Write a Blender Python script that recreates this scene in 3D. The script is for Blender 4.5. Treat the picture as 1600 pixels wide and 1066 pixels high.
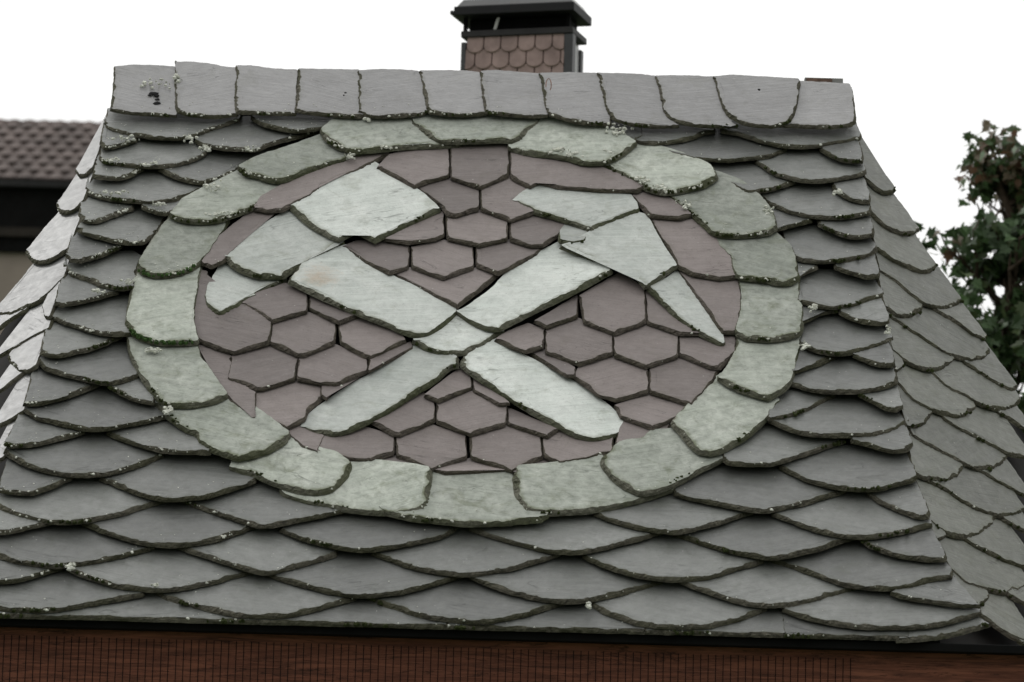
import bpy, bmesh, math, random
from mathutils import Vector, noise, geometry
random.seed(7)
R = math.radians
scene = bpy.context.scene
for o in list(bpy.data.objects): bpy.data.objects.remove(o)
COL = scene.collection

# ------------------------------------------------------------------ camera
FPX = 5760.0                     # focal length in pixels of a 1600 px wide frame
PITCH, ROLL = R(9.0), R(1.6)
CAM = Vector((0, 0, 1.6))
F0 = Vector((0, math.cos(PITCH), math.sin(PITCH)))
U0 = Vector((0, -math.sin(PITCH), math.cos(PITCH)))
R0 = Vector((1, 0, 0))
CR = R0*math.cos(ROLL) + U0*math.sin(ROLL)
CU = -R0*math.sin(ROLL) + U0*math.cos(ROLL)
cd = bpy.data.cameras.new('camera'); cam = bpy.data.objects.new('camera', cd); COL.objects.link(cam)
cd.sensor_width = 36; cd.lens = 36*FPX/1600; cd.clip_start = .1; cd.clip_end = 3000
from mathutils import Matrix
m = Matrix((CR, CU, -F0)).transposed().to_4x4(); m.translation = CAM
cam.matrix_world = m
cd.dof.use_dof = True; cd.dof.focus_distance = 9.0; cd.dof.aperture_fstop = 8
scene.camera = cam

# ------------------------------------------------------------------ world, sun, exposure
SUN_EL, SUN_AZ = R(43), R(-54)     # azimuth from +Y towards +X : the bright part of the cloud lies to the left
w = bpy.data.worlds.new('World'); scene.world = w; w.use_nodes = True
nt = w.node_tree; nt.nodes.clear()
out = nt.nodes.new('ShaderNodeOutputWorld'); bg = nt.nodes.new('ShaderNodeBackground')
sky = nt.nodes.new('ShaderNodeTexSky'); sky.sky_type = 'NISHITA'; sky.sun_disc = False
sky.sun_elevation = SUN_EL; sky.sun_rotation = SUN_AZ; sky.air_density = 1.0; sky.dust_density = 4.0
hs = nt.nodes.new('ShaderNodeHueSaturation'); hs.inputs['Saturation'].default_value = .25
tc = nt.nodes.new('ShaderNodeTexCoord'); ns = nt.nodes.new('ShaderNodeTexNoise')
ns.inputs['Scale'].default_value = 1.6; ns.inputs['Detail'].default_value = 5
rp = nt.nodes.new('ShaderNodeValToRGB')
rp.color_ramp.elements[0].position = .3; rp.color_ramp.elements[0].color = (9.8, 9.85, 9.75, 1)
rp.color_ramp.elements[1].position = .7; rp.color_ramp.elements[1].color = (11.7, 11.7, 11.5, 1)
mx = nt.nodes.new('ShaderNodeMix'); mx.data_type = 'RGBA'; mx.inputs[0].default_value = .9
L = nt.links.new
L(tc.outputs['Generated'], ns.inputs['Vector']); L(ns.outputs[0], rp.inputs[0])
L(sky.outputs[0], hs.inputs['Color']); L(hs.outputs[0], mx.inputs[6]); L(rp.outputs[0], mx.inputs[7])
sx = nt.nodes.new('ShaderNodeSeparateXYZ'); L(tc.outputs['Generated'], sx.inputs[0])
def wm_(op, a, b):
    n_ = nt.nodes.new('ShaderNodeMath'); n_.operation = op
    for i_, v_ in enumerate((a, b)):
        if hasattr(v_, 'is_output'): L(v_, n_.inputs[i_])
        else: n_.inputs[i_].default_value = v_
    return n_.outputs[0]
gz = wm_('ADD', wm_('MULTIPLY', wm_('MAXIMUM', sx.outputs['Z'], 0.), 1.0), .78)      # overcast sky: brighter overhead
gy = wm_('ADD', wm_('MULTIPLY', sx.outputs['Y'], .38), .92)                            # and brighter beyond the house
gm = nt.nodes.new('ShaderNodeMix'); gm.data_type = 'RGBA'; gm.blend_type = 'MULTIPLY'; gm.inputs[0].default_value = 1
cb = nt.nodes.new('ShaderNodeCombineColor'); gg = wm_('MULTIPLY', gz, gy)
for i_ in range(3): L(gg, cb.inputs[i_])
L(mx.outputs[2], gm.inputs[6]); L(cb.outputs[0], gm.inputs[7])
L(gm.outputs[2], bg.inputs['Color']); bg.inputs['Strength'].default_value = .1
L(bg.outputs[0], out.inputs['Surface'])
sd = bpy.data.lights.new('sun', 'SUN'); sun = bpy.data.objects.new('sun', sd); COL.objects.link(sun)
sd.energy = 1.4; sd.angle = R(12); sd.color = (1, .985, .96)
sdir = Vector((math.sin(SUN_AZ)*math.cos(SUN_EL), math.cos(SUN_AZ)*math.cos(SUN_EL), math.sin(SUN_EL)))
sun.rotation_euler = sdir.to_track_quat('Z', 'Y').to_euler()
scene.view_settings.view_transform = 'Standard'; scene.view_settings.look = 'None'
scene.view_settings.exposure = -0.3; scene.view_settings.gamma = 1.0
scene.render.engine = 'CYCLES'

# ------------------------------------------------------------------ pixel helpers (used only to read positions off the roof plane)
def ray(x, y):
    return (F0 + CR*((x-800)/FPX) - CU*((y-533)/FPX)).normalized()
def at_depth(x, y, Y):
    r = ray(x, y); return CAM + r*(Y/r.y)
def hit(x, y, p0, n):
    r = ray(x, y); return CAM + r*((p0-CAM).dot(n)/r.dot(n))
CROP = {a+str(i+1): (400*i, y0) for a, y0 in (('A', 80), ('B', 380), ('C', 680)) for i in range(4)}
def PX(s):
    """ 'A1: x,y x,y | B2: ...' readings in crop units (3.5525 per photo pixel), 'P:' for plain pixels """
    pts = []
    for seg in s.split('|'):
        k, r = seg.split(':'); k = k.strip()
        for q in r.split():
            x, y = map(float, q.split(','))
            if k == 'P': pts.append((x, y))
            else:
                ox, oy = CROP[k]; pts.append((ox+x/3.5525, oy+y/3.5525))
    return pts

# ------------------------------------------------------------------ roof planes
SL = R(46)
class Plane: pass
def mkplane(O, u, v):
    p = Plane(); p.O = O; p.u = u.normalized(); p.v = v.normalized(); p.n = p.u.cross(p.v).normalized()
    p.lo = None; p.hi = None
    return p
O = CAM + ray(730, 497)*9.0
FR = mkplane(O, Vector((1, 0, 0)), Vector((0, math.cos(SL), math.sin(SL))))
T0 = .030
def onp(pl, x, y, h=T0):
    q = hit(x, y, pl.O+pl.n*h, pl.n); d = q-pl.O
    return d.dot(pl.u), d.dot(pl.v)
def w3(pl, a, b, h): return pl.O + pl.u*a + pl.v*b + pl.n*h
def side_plane(pa, pb, phi):
    A = w3(FR, *onp(FR, *pa), 0); B = w3(FR, *onp(FR, *pb), 0)   # A top, B bottom of the hip
    h = (B-A)
    s, c = math.sin(phi), math.cos(phi)
    # n=(S s, -S c, C): n.h = 0
    t = (s*h.x - c*h.y)          # S*t + C*h.z = 0
    S = -h.z; Cc = t; l = math.hypot(S, Cc); S /= l; Cc /= l
    n = Vector((S*s, -S*c, Cc))
    e = Vector((c, s, 0)); v = n.cross(e).normalized()
    pl = mkplane(A - n*.024, e, v)
    sg = 1 if phi > 0 else -1
    da = (A-pl.O); db = (B-pl.O); ua, va, ub, vb = da.dot(e), da.dot(v), db.dot(e), db.dot(v)
    kk = (ub-ua)/(vb-va); fn = lambda q: ua+kk*(q-va)-sg*.018
    if sg > 0: pl.lo = fn
    else: pl.hi = fn
    return pl
HL = ((178, 105), (-62, 940)); HR = ((1333, 130), (1460, 860))
RT = side_plane(HR[0], HR[1], R(45))
LT = side_plane(HL[0], HL[1], R(-45))
def line_on(pl, p, q, h=T0):
    a = onp(pl, *p, h); b = onp(pl, *q, h)
    k = (b[0]-a[0])/(b[1]-a[1]); return lambda v: a[0]+k*(v-a[1])
FR.lo = line_on(FR, HL[0], HL[1]); FR.hi = line_on(FR, HR[0], HR[1])
def curve_on(pl, px):
    q = [onp(pl, *p) for p in px]
    def fn(v):
        for a, b in zip(q, q[1:]):
            if v >= b[1] or b is q[-1]: return a[0]+(b[0]-a[0])*(v-a[1])/(b[1]-a[1])
    return fn
FR.hi = curve_on(FR, ((1335, 130), (1344, 200), (1362, 310), (1371, 400), (1387, 495), (1396, 530), (1407, 600), (1424, 665), (1437, 745), (1456, 805), (1482, 872), (1521, 930), (1536, 955), (1550, 975)))
RT.hi = line_on(RT, (1345, 205), (1600, 612))
LT.lo = line_on(LT, (152, 208), (0, 447))

# ------------------------------------------------------------------ materials
def mat(name):
    m_ = bpy.data.materials.new(name); m_.use_nodes = True; m_.node_tree.nodes.clear(); return m_
def N(t, typ, **kw):
    n = t.nodes.new(typ)
    for k, v in kw.items():
        if k in n.inputs: n.inputs[k].default_value = v
        else: setattr(n, k, v)
    return n
def ramp(t, fac, stops, interp='LINEAR'):
    r = t.nodes.new('ShaderNodeValToRGB'); r.color_ramp.interpolation = interp
    while len(r.color_ramp.elements) < len(stops): r.color_ramp.elements.new(.5)
    for e, (p, c) in zip(r.color_ramp.elements, stops):
        e.position = p; e.color = (c, c, c, 1) if isinstance(c, (int, float)) else (*c, 1)
    t.links.new(fac, r.inputs[0]); return r.outputs[0]
def mixc(t, f, a, b, mode='MIX'):
    x = t.nodes.new('ShaderNodeMix'); x.data_type = 'RGBA'; x.blend_type = mode
    for s, v in ((0, f), (6, a), (7, b)):
        if hasattr(v, 'is_output'): t.links.new(v, x.inputs[s])
        elif isinstance(v, (int, float)): x.inputs[s].default_value = v if s == 0 else (v, v, v, 1)
        else: x.inputs[s].default_value = (*v, 1)
    return x.outputs[2]
def mth(t, op, a, b=0., c=None):
    x = t.nodes.new('ShaderNodeMath'); x.operation = op
    for i, v in enumerate((a, b) if c is None else (a, b, c)):
        if hasattr(v, 'is_output'): t.links.new(v, x.inputs[i])
        else: x.inputs[i].default_value = v
    return x.outputs[0]
def noise_(t, vec, scale, detail=4, rough=.55, dist=0):
    x = N(t, 'ShaderNodeTexNoise', Scale=scale, Detail=detail, Roughness=rough, Distortion=dist)
    t.links.new(vec, x.inputs['Vector']); return x.outputs[0]
def scaled(t, vec, s, rot=0):
    x = t.nodes.new('ShaderNodeMapping'); x.inputs['Scale'].default_value = s; x.inputs['Rotation'].default_value = (0, 0, rot)
    t.links.new(vec, x.inputs['Vector']); return x.outputs[0]
def attr(t, name, o='Vector'):
    x = t.nodes.new('ShaderNodeAttribute'); x.attribute_name = name; return x.outputs[o]
def finish(t, col, rough=.7, bump=None, bstr=.4, bdist=.002, spec=.4):
    b = t.nodes.new('ShaderNodeBsdfPrincipled'); o = t.nodes.new('ShaderNodeOutputMaterial')
    for s, v in (('Base Color', col), ('Roughness', rough)):
        if hasattr(v, 'is_output'): t.links.new(v, b.inputs[s])
        elif isinstance(v, (int, float)): b.inputs[s].default_value = v
        else: b.inputs[s].default_value = (*v, 1)
    b.inputs['Specular IOR Level'].default_value = spec
    if bump is not None:
        bp = t.nodes.new('ShaderNodeBump'); bp.inputs['Strength'].default_value = bstr; bp.inputs['Distance'].default_value = bdist
        t.links.new(bump, bp.inputs['Height']); t.links.new(bp.outputs[0], b.inputs['Normal'])
    t.links.new(b.outputs[0], o.inputs[0]); return b

def slate_mat(name, base, var, algae, mottle=.25, rough=.55, spec=.5, algae_amt=.5, streak=.3, stain=None):
    m_ = mat(name); t = m_.node_tree
    pc = attr(t, 'pc'); tint = attr(t, 'tint', 'Fac'); edge = attr(t, 'edge', 'Fac')
    big = noise_(t, pc, 9, 5, .6, .4); fine = noise_(t, pc, 220, 4, .65); mid = noise_(t, pc, 45, 5, .62, .5)
    st = noise_(t, scaled(t, pc, (6, 90, 6), .35), 1.0, 5, .6, .6)
    c = mixc(t, ramp(t, big, [(.3, 0), (.7, 1)]), base, var)
    c = mixc(t, mth(t, 'MULTIPLY', ramp(t, mid, [(.35, 0), (.7, 1)]), mottle), c, [x*.6 for x in base])
    c = mixc(t, mth(t, 'MULTIPLY', ramp(t, st, [(.45, 0), (.62, 1)]), streak), c, [min(1, x*1.28) for x in base])
    # tint per slate
    v = mth(t, 'MULTIPLY_ADD', tint, .85, .57)
    hsn = t.nodes.new('ShaderNodeHueSaturation'); t.links.new(c, hsn.inputs['Color']); t.links.new(v, hsn.inputs['Value']); c = hsn.outputs[0]
    # algae creeping in from the edges and in blotches
    e2 = mth(t, 'MULTIPLY', edge, ramp(t, mid, [(.3, .15), (.62, 1)]))
    blot = mth(t, 'MULTIPLY', ramp(t, noise_(t, pc, 16, 6, .65, .8), [(.54, 0), (.72, 1)]), .55)
    a = mth(t, 'MULTIPLY', mth(t, 'MAXIMUM', e2, blot), algae_amt)
    c = mixc(t, a, c, algae)
    if stain:
        geo = t.nodes.new('ShaderNodeNewGeometry'); vd = t.nodes.new('ShaderNodeVectorMath'); vd.operation = 'DISTANCE'
        t.links.new(geo.outputs['Position'], vd.inputs[0]); vd.inputs[1].default_value = stain[0]
        sd_ = mth(t, 'DIVIDE', vd.outputs['Value'], stain[1])
        sf = ramp(t, mth(t, 'MULTIPLY', mth(t, 'MULTIPLY_ADD', mid, 1.6, sd_), .5), [(.42, 1), (.72, 0)])
        c = mixc(t, mth(t, 'MULTIPLY', sf, .6), c, (.44, .33, .23))
    # pale specks of crust, dark pits
    vo = N(t, 'ShaderNodeTexVoronoi', Scale=60.); t.links.new(pc, vo.inputs['Vector'])
    sel = mth(t, 'MULTIPLY', ramp(t, vo.outputs['Distance'], [(.06, 1), (.13, 0)]),
              ramp(t, noise_(t, pc, 25, 2), [(.58, 0), (.64, 1)]))
    c = mixc(t, mth(t, 'MULTIPLY', sel, .55), c, (.5, .5, .46))
    c = mixc(t, mth(t, 'MULTIPLY', ramp(t, fine, [(.28, 1), (.42, 0)]), .45), c, [x*.35 for x in base])
    # hairline cracks along the grain
    cr = noise_(t, scaled(t, pc, (2.2, 14, 2), .12), 1.3, 3, .5, 1.2)
    crk = mth(t, 'MULTIPLY', ramp(t, cr, [(.493, 0), (.4975, 1), (.5025, 1), (.507, 0)]), ramp(t, noise_(t, pc, 7, 2), [(.56, 0), (.62, 1)]))
    c = mixc(t, mth(t, 'MULTIPLY', crk, .5), c, [x*.25 for x in base])
    h = mth(t, 'ADD', mth(t, 'MULTIPLY', big, 1.6), mth(t, 'ADD', mth(t, 'MULTIPLY', st, .7), mth(t, 'MULTIPLY', fine, .16)))
    h = mth(t, 'SUBTRACT', mth(t, 'ADD', h, mth(t, 'MULTIPLY', mid, .3)), mth(t, 'MULTIPLY', crk, .35))
    rr = mth(t, 'MULTIPLY_ADD', mid, .3, rough-.12)
    finish(t, c, rr, h, .55, .0035, spec)
    return m_
def edge_mat(name, dark, mid_, light, moss, moss_amt=.5):
    m_ = mat(name); t = m_.node_tree
    pc = attr(t, 'pc')
    lam = noise_(t, scaled(t, pc, (38, 520, 1)), 1.0, 4, .65, .9)
    pat = noise_(t, pc, 60, 5, .7, .3); lo = noise_(t, pc, 7, 3, .5)
    c = ramp(t, mth(t, 'MULTIPLY_ADD', lam, .5, mth(t, 'MULTIPLY', pat, .5)), [(.37, dark), (.5, mid_), (.64, light)])
    tn_ = attr(t, 'tint', 'Fac'); c = mixc(t, mth(t, 'MULTIPLY', tn_, .3), c, light)
    c = mixc(t, mth(t, 'MULTIPLY', ramp(t, mth(t, 'MULTIPLY_ADD', pat, .4, mth(t, 'MULTIPLY', lo, .6)), [(.44, 0), (.58, 1)]), moss_amt), c, moss)
    finish(t, c, .95, mth(t, 'MULTIPLY_ADD', lam, .7, pat), 1.0, .006, .12)
    return m_
M = {}
M['grey'] = slate_mat('grey_slate', (.118, .124, .114), (.168, .173, .163), (.058, .066, .040), .5, .36, .6, .6, .5)
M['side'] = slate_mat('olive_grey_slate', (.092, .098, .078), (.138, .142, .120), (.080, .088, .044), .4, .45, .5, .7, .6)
M['ring'] = slate_mat('pale_green_slate', (.31, .335, .29), (.47, .49, .44), (.125, .14, .075), .75, .7, .3, .95, .45)
M['tool'] = slate_mat('pale_slate', (.44, .47, .44), (.58, .60, .57), (.20, .21, .145), .4, .7, .3, .7, .4)
M['purple'] = slate_mat('purple_slate', (.195, .167, .158), (.225, .195, .186), (.12, .105, .08), .22, .6, .4, .5, .25)
M['ridge'] = slate_mat('ridge_slate', (.215, .212, .212), (.26, .257, .257), (.11, .11, .08), .2, .42, .6, .5, .3)
M['left'] = slate_mat('sky_lit_slate', (.23, .23, .23), (.27, .27, .27), (.14, .14, .12), .15, .48, .5, .3, .15)  # same slates as elsewhere, with the sky glare put into a paler colour
M['edge'] = edge_mat('mossy_slate_edge', (.012, .011, .009), (.085, .080, .060), (.26, .245, .20), (.055, .060, .026), .5)
M['edge_p'] = edge_mat('chipped_slate_edge', (.014, .012, .010), (.095, .082, .070), (.24, .21, .18), (.06, .06, .03), .4)
M['edge_r'] = edge_mat('weathered_slate_edge', (.018, .018, .013), (.12, .12, .088), (.33, .325, .27), (.06, .075, .025), .6)
def plain(name, c, rough=.8, var=.3, scale=8, spec=.3, bump=.3, metal=0):
    m_ = mat(name); t = m_.node_tree; tc_ = t.nodes.new('ShaderNodeTexCoord').outputs['Object']
    n1 = noise_(t, tc_, scale, 6, .6); c2 = mixc(t, ramp(t, n1, [(.3, 0), (.7, 1)]), [x*(1-var) for x in c], [min(1, x*(1+var)) for x in c])
    b = finish(t, c2, rough, n1, bump, .004, spec); b.inputs['Metallic'].default_value = metal
    return m_
M['lichen'] = plain('pale_lichen', (.66, .67, .60), .95, .4, 90, .1, 1)
M['moss'] = plain('olive_moss', (.050, .060, .026), 1, .5, 120, .05, 1)
M['gmoss'] = plain('green_moss', (.065, .115, .04), 1, .5, 120, .05, 1)
M['deck'] = plain('roof_boarding', (.02, .019, .018), .95)
M['metal'] = plain('dark_metal', (.022, .022, .024), .45, .2, 10, .5)
M['zinc'] = plain('weathered_zinc', (.17, .17, .175), .5, .2, 10, .5)
M['rust'] = plain('rusty_iron', (.16, .05, .025), .8, .4, 60)
M['black'] = plain('black_parts_and_shade', (.008, .008, .008), .8, .3, 8, .1)  # black parts; also stands in for shade in gaps and under eaves
M['mortar'] = plain('flashing', (.30, .30, .29), .6, .15, 20)

# ------------------------------------------------------------------ object bookkeeping
def link(name, me, parent=None, mats=()):
    o = bpy.data.objects.new(name, me); COL.objects.link(o)
    for x in mats: me.materials.append(x)
    if parent is not None: o.parent = parent
    return o
def empty(name, loc, label, cat, group=None):
    o = bpy.data.objects.new(name, None); COL.objects.link(o); o.location = loc; o.empty_display_size = .2
    o['label'] = label; o['category'] = cat
    if group: o['group'] = group
    return o
def wloc(o):
    l = Vector((0, 0, 0))
    while o is not None: l += Vector(o.location); o = o.parent
    return l

# ------------------------------------------------------------------ slate mesh builder
class MB:
    """collects several pieces in world space, then links them as one mesh"""
    def __init__(s): s.v = []; s.f = []; s.m = []; s.pc = []; s.tint = []; s.edge = []
    def vert(s, co, pc, tint, edge):
        s.v.append(co); s.pc.append(pc); s.tint.append(tint); s.edge.append(edge); return len(s.v)-1
    def face(s, idx, mi): s.f.append(idx); s.m.append(mi)
    def build(s, name, mats, parent=None, smooth=False):
        c = sum(s.v, Vector())/len(s.v)
        base = wloc(parent)
        me = bpy.data.meshes.new(name); me.from_pydata([p-c for p in s.v], [], s.f)
        me.polygons.foreach_set('material_index', s.m)
        a = me.attributes.new('pc', 'FLOAT_VECTOR', 'POINT'); a.data.foreach_set('vector', [x for p in s.pc for x in p])
        a = me.attributes.new('tint', 'FLOAT', 'POINT'); a.data.foreach_set('value', s.tint)
        a = me.attributes.new('edge', 'FLOAT', 'POINT'); a.data.foreach_set('value', s.edge)
        if smooth: me.polygons.foreach_set('use_smooth', [True]*len(s.f))
        me.update()
        o = link(name, me, parent, mats); o.location = c-base
        return o

def smooth_loop(pts, closed=True, corner=48):
    n = len(pts); outp = []
    V2 = [Vector(p) for p in pts]
    def turn(i):
        if not closed and i in (0, n-1): return 180
        a = V2[i]-V2[i-1]; b = V2[(i+1) % n]-V2[i]
        if a.length < 1e-9 or b.length < 1e-9: return 0
        return math.degrees(a.angle(b))
    sharp = [turn(i) > corner for i in range(n)]
    for i in range(n if closed else n-1):
        p1 = V2[i]; p2 = V2[(i+1) % n]
        p0 = V2[i-1] if not sharp[i] else p1-(p2-p1)*.6
        p3 = V2[(i+2) % n] if not sharp[(i+1) % n] else p2+(p2-p1)*.6
        for k in range(6):
            t = k/6
            outp.append(.5*((2*p1)+(p2-p0)*t+(2*p0-5*p1+4*p2-p3)*t*t+(3*p1-p0-3*p2+p3)*t**3))
    if not closed: outp.append(V2[-1])
    return outp
def resample(pts, step, closed=True):
    P_ = list(pts)+([pts[0]] if closed else [])
    seg = [(P_[i+1]-P_[i]).length for i in range(len(P_)-1)]; tot = sum(seg)
    n = max(8, int(tot/step)); outp = []; acc = 0; j = 0
    for k in range(n):
        d = tot*k/n
        while j < len(seg)-1 and acc+seg[j] < d: acc += seg[j]; j += 1
        t = (d-acc)/max(seg[j], 1e-9); outp.append(P_[j].lerp(P_[j+1], min(1, t)))
    return outp
SEED = [0]
def fbm(x, s, amp=1): return noise.noise(Vector((x*s, SEED[0]*7.31, 3.7)))*amp

def lichen_blob(mb, c, pl, r, mi, h=.0018):
    n = 7; ph = random.random()*6
    asp = random.uniform(.55, 1)
    ring = []
    for i in range(n):
        a = 2*math.pi*i/n+ph; rr = r*random.uniform(.6, 1.15)
        ring.append(mb.vert(c+pl.u*math.cos(a)*rr+pl.v*math.sin(a)*rr*asp-pl.n*.001, tuple(c*1.0), .5, 0))
    r2 = []
    for i in range(n):
        a = 2*math.pi*i/n+ph; rr = r*random.uniform(.4, .75)
        r2.append(mb.vert(c+pl.u*math.cos(a)*rr+pl.v*math.sin(a)*rr*asp+pl.n*h*random.uniform(.7, 1.3), tuple(c*1.0), .5, 0))
    cc = mb.vert(c+pl.n*h*.8, tuple(c*1.0), .5, 0)
    for i in range(n):
        j = (i+1) % n
        mb.face([ring[i], ring[j], r2[j], r2[i]], mi); mb.face([r2[i], r2[j], cc], mi)

def slate(mb, pl, poly, low=None, smooth=True, k=None, drop=.0105, th=.0085, bev=.0105, dz=0., d=None,
          jag=1., lich=4, moss=0., mi=(0, 1, 2, 3), step=.0055, tint=None, ext=.10, bevside=.0025, grow=0.):
    """one slate. poly: full pixel outline, or low: its free lower edge from left to right (sides run on up the slope)"""
    SEED[0] += 1
    px = low if low is not None else poly
    pts = [Vector(onp(pl, *p)) for p in px]
    if d is None: dv = Vector((0, 1))
    elif isinstance(d, Vector): dv = d.normalized()
    else:
        ch = pts[d[1]]-pts[d[0]]; dv = Vector((-ch.y, ch.x)).normalized()
        if dv.y < 0: dv = -dv
    vl = min(p.dot(dv) for p in pts)
    if low is None:
        extent = max(max(p.dot(dv) for p in pts)-vl, .06); kk = k if k is not None else drop/extent
    else: kk = k if k is not None else .095
    nn = pl.n + (pl.u*dv.x+pl.v*dv.y)*kk
    top = T0+dz
    def hgt(q): return top-kk*(q.dot(dv)-vl)
    pts = []
    for x, y in px:
        r = ray(x, y); rhs = top+kk*vl
        t = (rhs-(CAM-pl.O).dot(nn))/r.dot(nn); q = CAM+r*t-pl.O
        pts.append(Vector((q.dot(pl.u), q.dot(pl.v))))
    if low is not None:
        vmax = max(p.y for p in pts); vt = max(vmax+(.035 if pl is FR else .12), min(p.y for p in pts)+ext)
        c = smooth_loop(pts, closed=False)
        a, b = pts[0], pts[-1]
        up = [Vector((b.x+.004, vt)), Vector((b.x-(b.x-a.x)*.1, vt+.03)), Vector((a.x+(b.x-a.x)*.1, vt+.03)), Vector((a.x-.004, vt))]
        for q in up:
            if pl.lo: q.x = max(q.x, pl.lo(q.y)+.002)
            if pl.hi: q.x = min(q.x, pl.hi(q.y)-.002)
        nlow = len(c); loop = c+up
        if pl is not FR:
            for q in loop:
                if pl is RT and q.x < pl.lo(q.y)-.006: q.x = pl.lo(q.y)-.006
                if pl is LT and q.x > pl.hi(q.y)+.006: q.x = pl.hi(q.y)+.006
    else:
        loop = smooth_loop(pts) if smooth else [Vector(p) for p in pts]
    loop = resample(loop, step)
    # make counter-clockwise
    area = sum(loop[i-1].x*loop[i].y-loop[i].x*loop[i-1].y for i in range(len(loop)))/2
    if area < 0: loop.reverse(); area = -area
    n = len(loop); per = sum((loop[i]-loop[i-1]).length for i in range(n))
    wmax = .32*area/per
    nrm = []
    for i in range(n):
        tg = loop[(i+2) % n]-loop[i-2]
        if tg.length < 1e-7: tg = Vector((1, 0))
        nrm.append(Vector((tg.y, -tg.x)).normalized())     # outward
    s0 = random.uniform(0, 99); off = Vector((random.uniform(0, 9), random.uniform(0, 9), 0)); rot = random.uniform(-.5, .5)
    cr_, sr_ = math.cos(rot), math.sin(rot)
    tn = random.random() if tint is None else tint
    def pcf(q, h): return (q.x*cr_-q.y*sr_+off.x, q.x*sr_+q.y*cr_+off.y, h+off.x*.37)
    rings = [[], [], [], []]; rim = []
    chip = 0; co = 0.; cin = 0.
    # slow warp of the slate surface
    wa = random.uniform(-.0012, .0012)
    for i in range(n):
        q = loop[i]; no = nrm[i]; a = i*step+s0
        down = max(0., min(1., (-(no.dot(dv))+.25)/.75))     # 1 on edges that face down the slope
        if chip <= 0:
            chip = random.choice((1, 1, 2, 3, 4, 6)); co = random.uniform(-1, 1)*.0011*jag; cin = random.uniform(-.3, .55)
        chip -= 1
        o_ = (co + fbm(a, 60, .0014)*jag + fbm(a, 14, .0020)*jag)*(.25+.75*down) + grow*(1-down)
        w2 = (bevside+(bev-bevside)*down)*(1+cin*.7*jag+fbm(a, 25, .9)+fbm(a, 90, .5)*jag)
        w2 = max(.0012, min(w2, wmax*1.3))
        w1 = w2*random.uniform(.18, .6)
        wi = min(w2+.013+fbm(a, 30, .003), max(w2+.0006, wmax*1.5))
        h = hgt(q)+fbm(a, 8, .0012)
        hb = h-th
        for r_, ww, hh, e in ((0, 0, hb, 1), (1, w1, h-th*random.uniform(.3, .55), 1), (2, w2, h, 1), (3, wi, h, 0)):
            p = q+no*(o_-ww)
            if r_ == 3: p = q-no*ww
            hh += hgt(p)-hgt(q)
            if r_ <= 2:
                vi = mb.vert(w3(pl, p.x, p.y, hh), (a, ww+(hh-hb)+off.x, off.y), tn, down)
                if r_ < 2: rings[r_].append(vi)
                else: rim.append(vi)
            if r_ >= 2: rings[r_].append(mb.vert(w3(pl, p.x, p.y, hh), pcf(p, hh), tn, e*down))
    for i in range(n):
        j = (i+1) % n
        for r_ in range(3):
            up_ = rim if r_ == 1 else rings[r_+1]
            mb.face([rings[r_][i], rings[r_][j], up_[j], up_[i]], mi[1] if r_ < 2 else mi[0])
    flat = [Vector(((mb.v[x]-pl.O).dot(pl.u), (mb.v[x]-pl.O).dot(pl.v))) for x in rings[3]]
    ov, oe, of, vo_, eo_, fo_ = geometry.delaunay_2d_cdt(flat, [], [list(range(n))], 1, 1e-5, True)
    remap = []
    for q, orig in zip(ov, vo_):
        if orig: remap.append(rings[3][orig[0]])
        else:
            h = hgt(q); remap.append(mb.vert(w3(pl, q.x, q.y, h), pcf(q, h), tn, 0))
    for tri in of:
        ix = [remap[x] for x in tri]
        if len(set(ix)) < 3: continue
        A_, B_, C_ = (mb.v[x] for x in ix[:3])
        if (B_-A_).cross(C_-A_).dot(pl.n) < 0: ix.reverse()
        mb.face(ix, mi[0])
    # crusts of lichen and moss along the free edge
    dn = [i for i in range(n) if (-nrm[i].y if isinstance(d, Vector) else -(nrm[i].dot(dv))) > .45]
    if dn:
        cl = random.choice(dn)
        for _ in range(int(lich*random.uniform(.5, 1.6))):
            i = (cl+int(random.gauss(0, 5))) % n if random.random() < .55 else random.choice(dn)
            if i not in dn: i = random.choice(dn)
            q = loop[i]-nrm[i]*random.uniform(.001, bev*1.3)
            lichen_blob(mb, w3(pl, q.x, q.y, hgt(q)-.0015), pl, random.choice((.0012, .0015, .002, .0022, .0028, .0035, .005)), mi[2])
        for _ in range(int(lich*.4)):
            i = random.choice(dn); q = loop[i]-nrm[i]*random.uniform(.01, .06)
            if low is None and wmax < .012: continue
            lichen_blob(mb, w3(pl, q.x, q.y, hgt(q)), pl, random.uniform(.0015, .0028), mi[2], .0008)
        for _ in range(int(moss)):
            i = (cl+int(random.gauss(0, 4 if moss < 20 else 40))) % n
            if i not in dn: i = random.choice(dn) if moss >= 20 else cl
            q = loop[i]-nrm[i]*random.uniform(-.002, bev*.8)
            lichen_blob(mb, w3(pl, q.x, q.y, hgt(q)-.003), pl, random.uniform(.003, .0065), mi[3], .005)

# ================================================================== SETTING
def flat_mesh(name, quads, mats_, parent=None, kind=None):
    v = []; f = []
    for q in quads:
        f.append(list(range(len(v), len(v)+len(q)))); v += [Vector(p) for p in q]
    b = wloc(parent); me = bpy.data.meshes.new(name); me.from_pydata([p-b for p in v], [], f); me.update()
    o = link(name, me, parent, mats_)
    if kind: o['kind'] = kind
    return o
M['ground'] = plain('lawn_ground', (.06, .08, .04), 1, .5, 2)
gr = flat_mesh('ground', [[(-1500, -1500, 0), (1500, -1500, 0), (1500, 1500, 0), (-1500, 1500, 0)]], [M['ground']], kind='structure')

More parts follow.
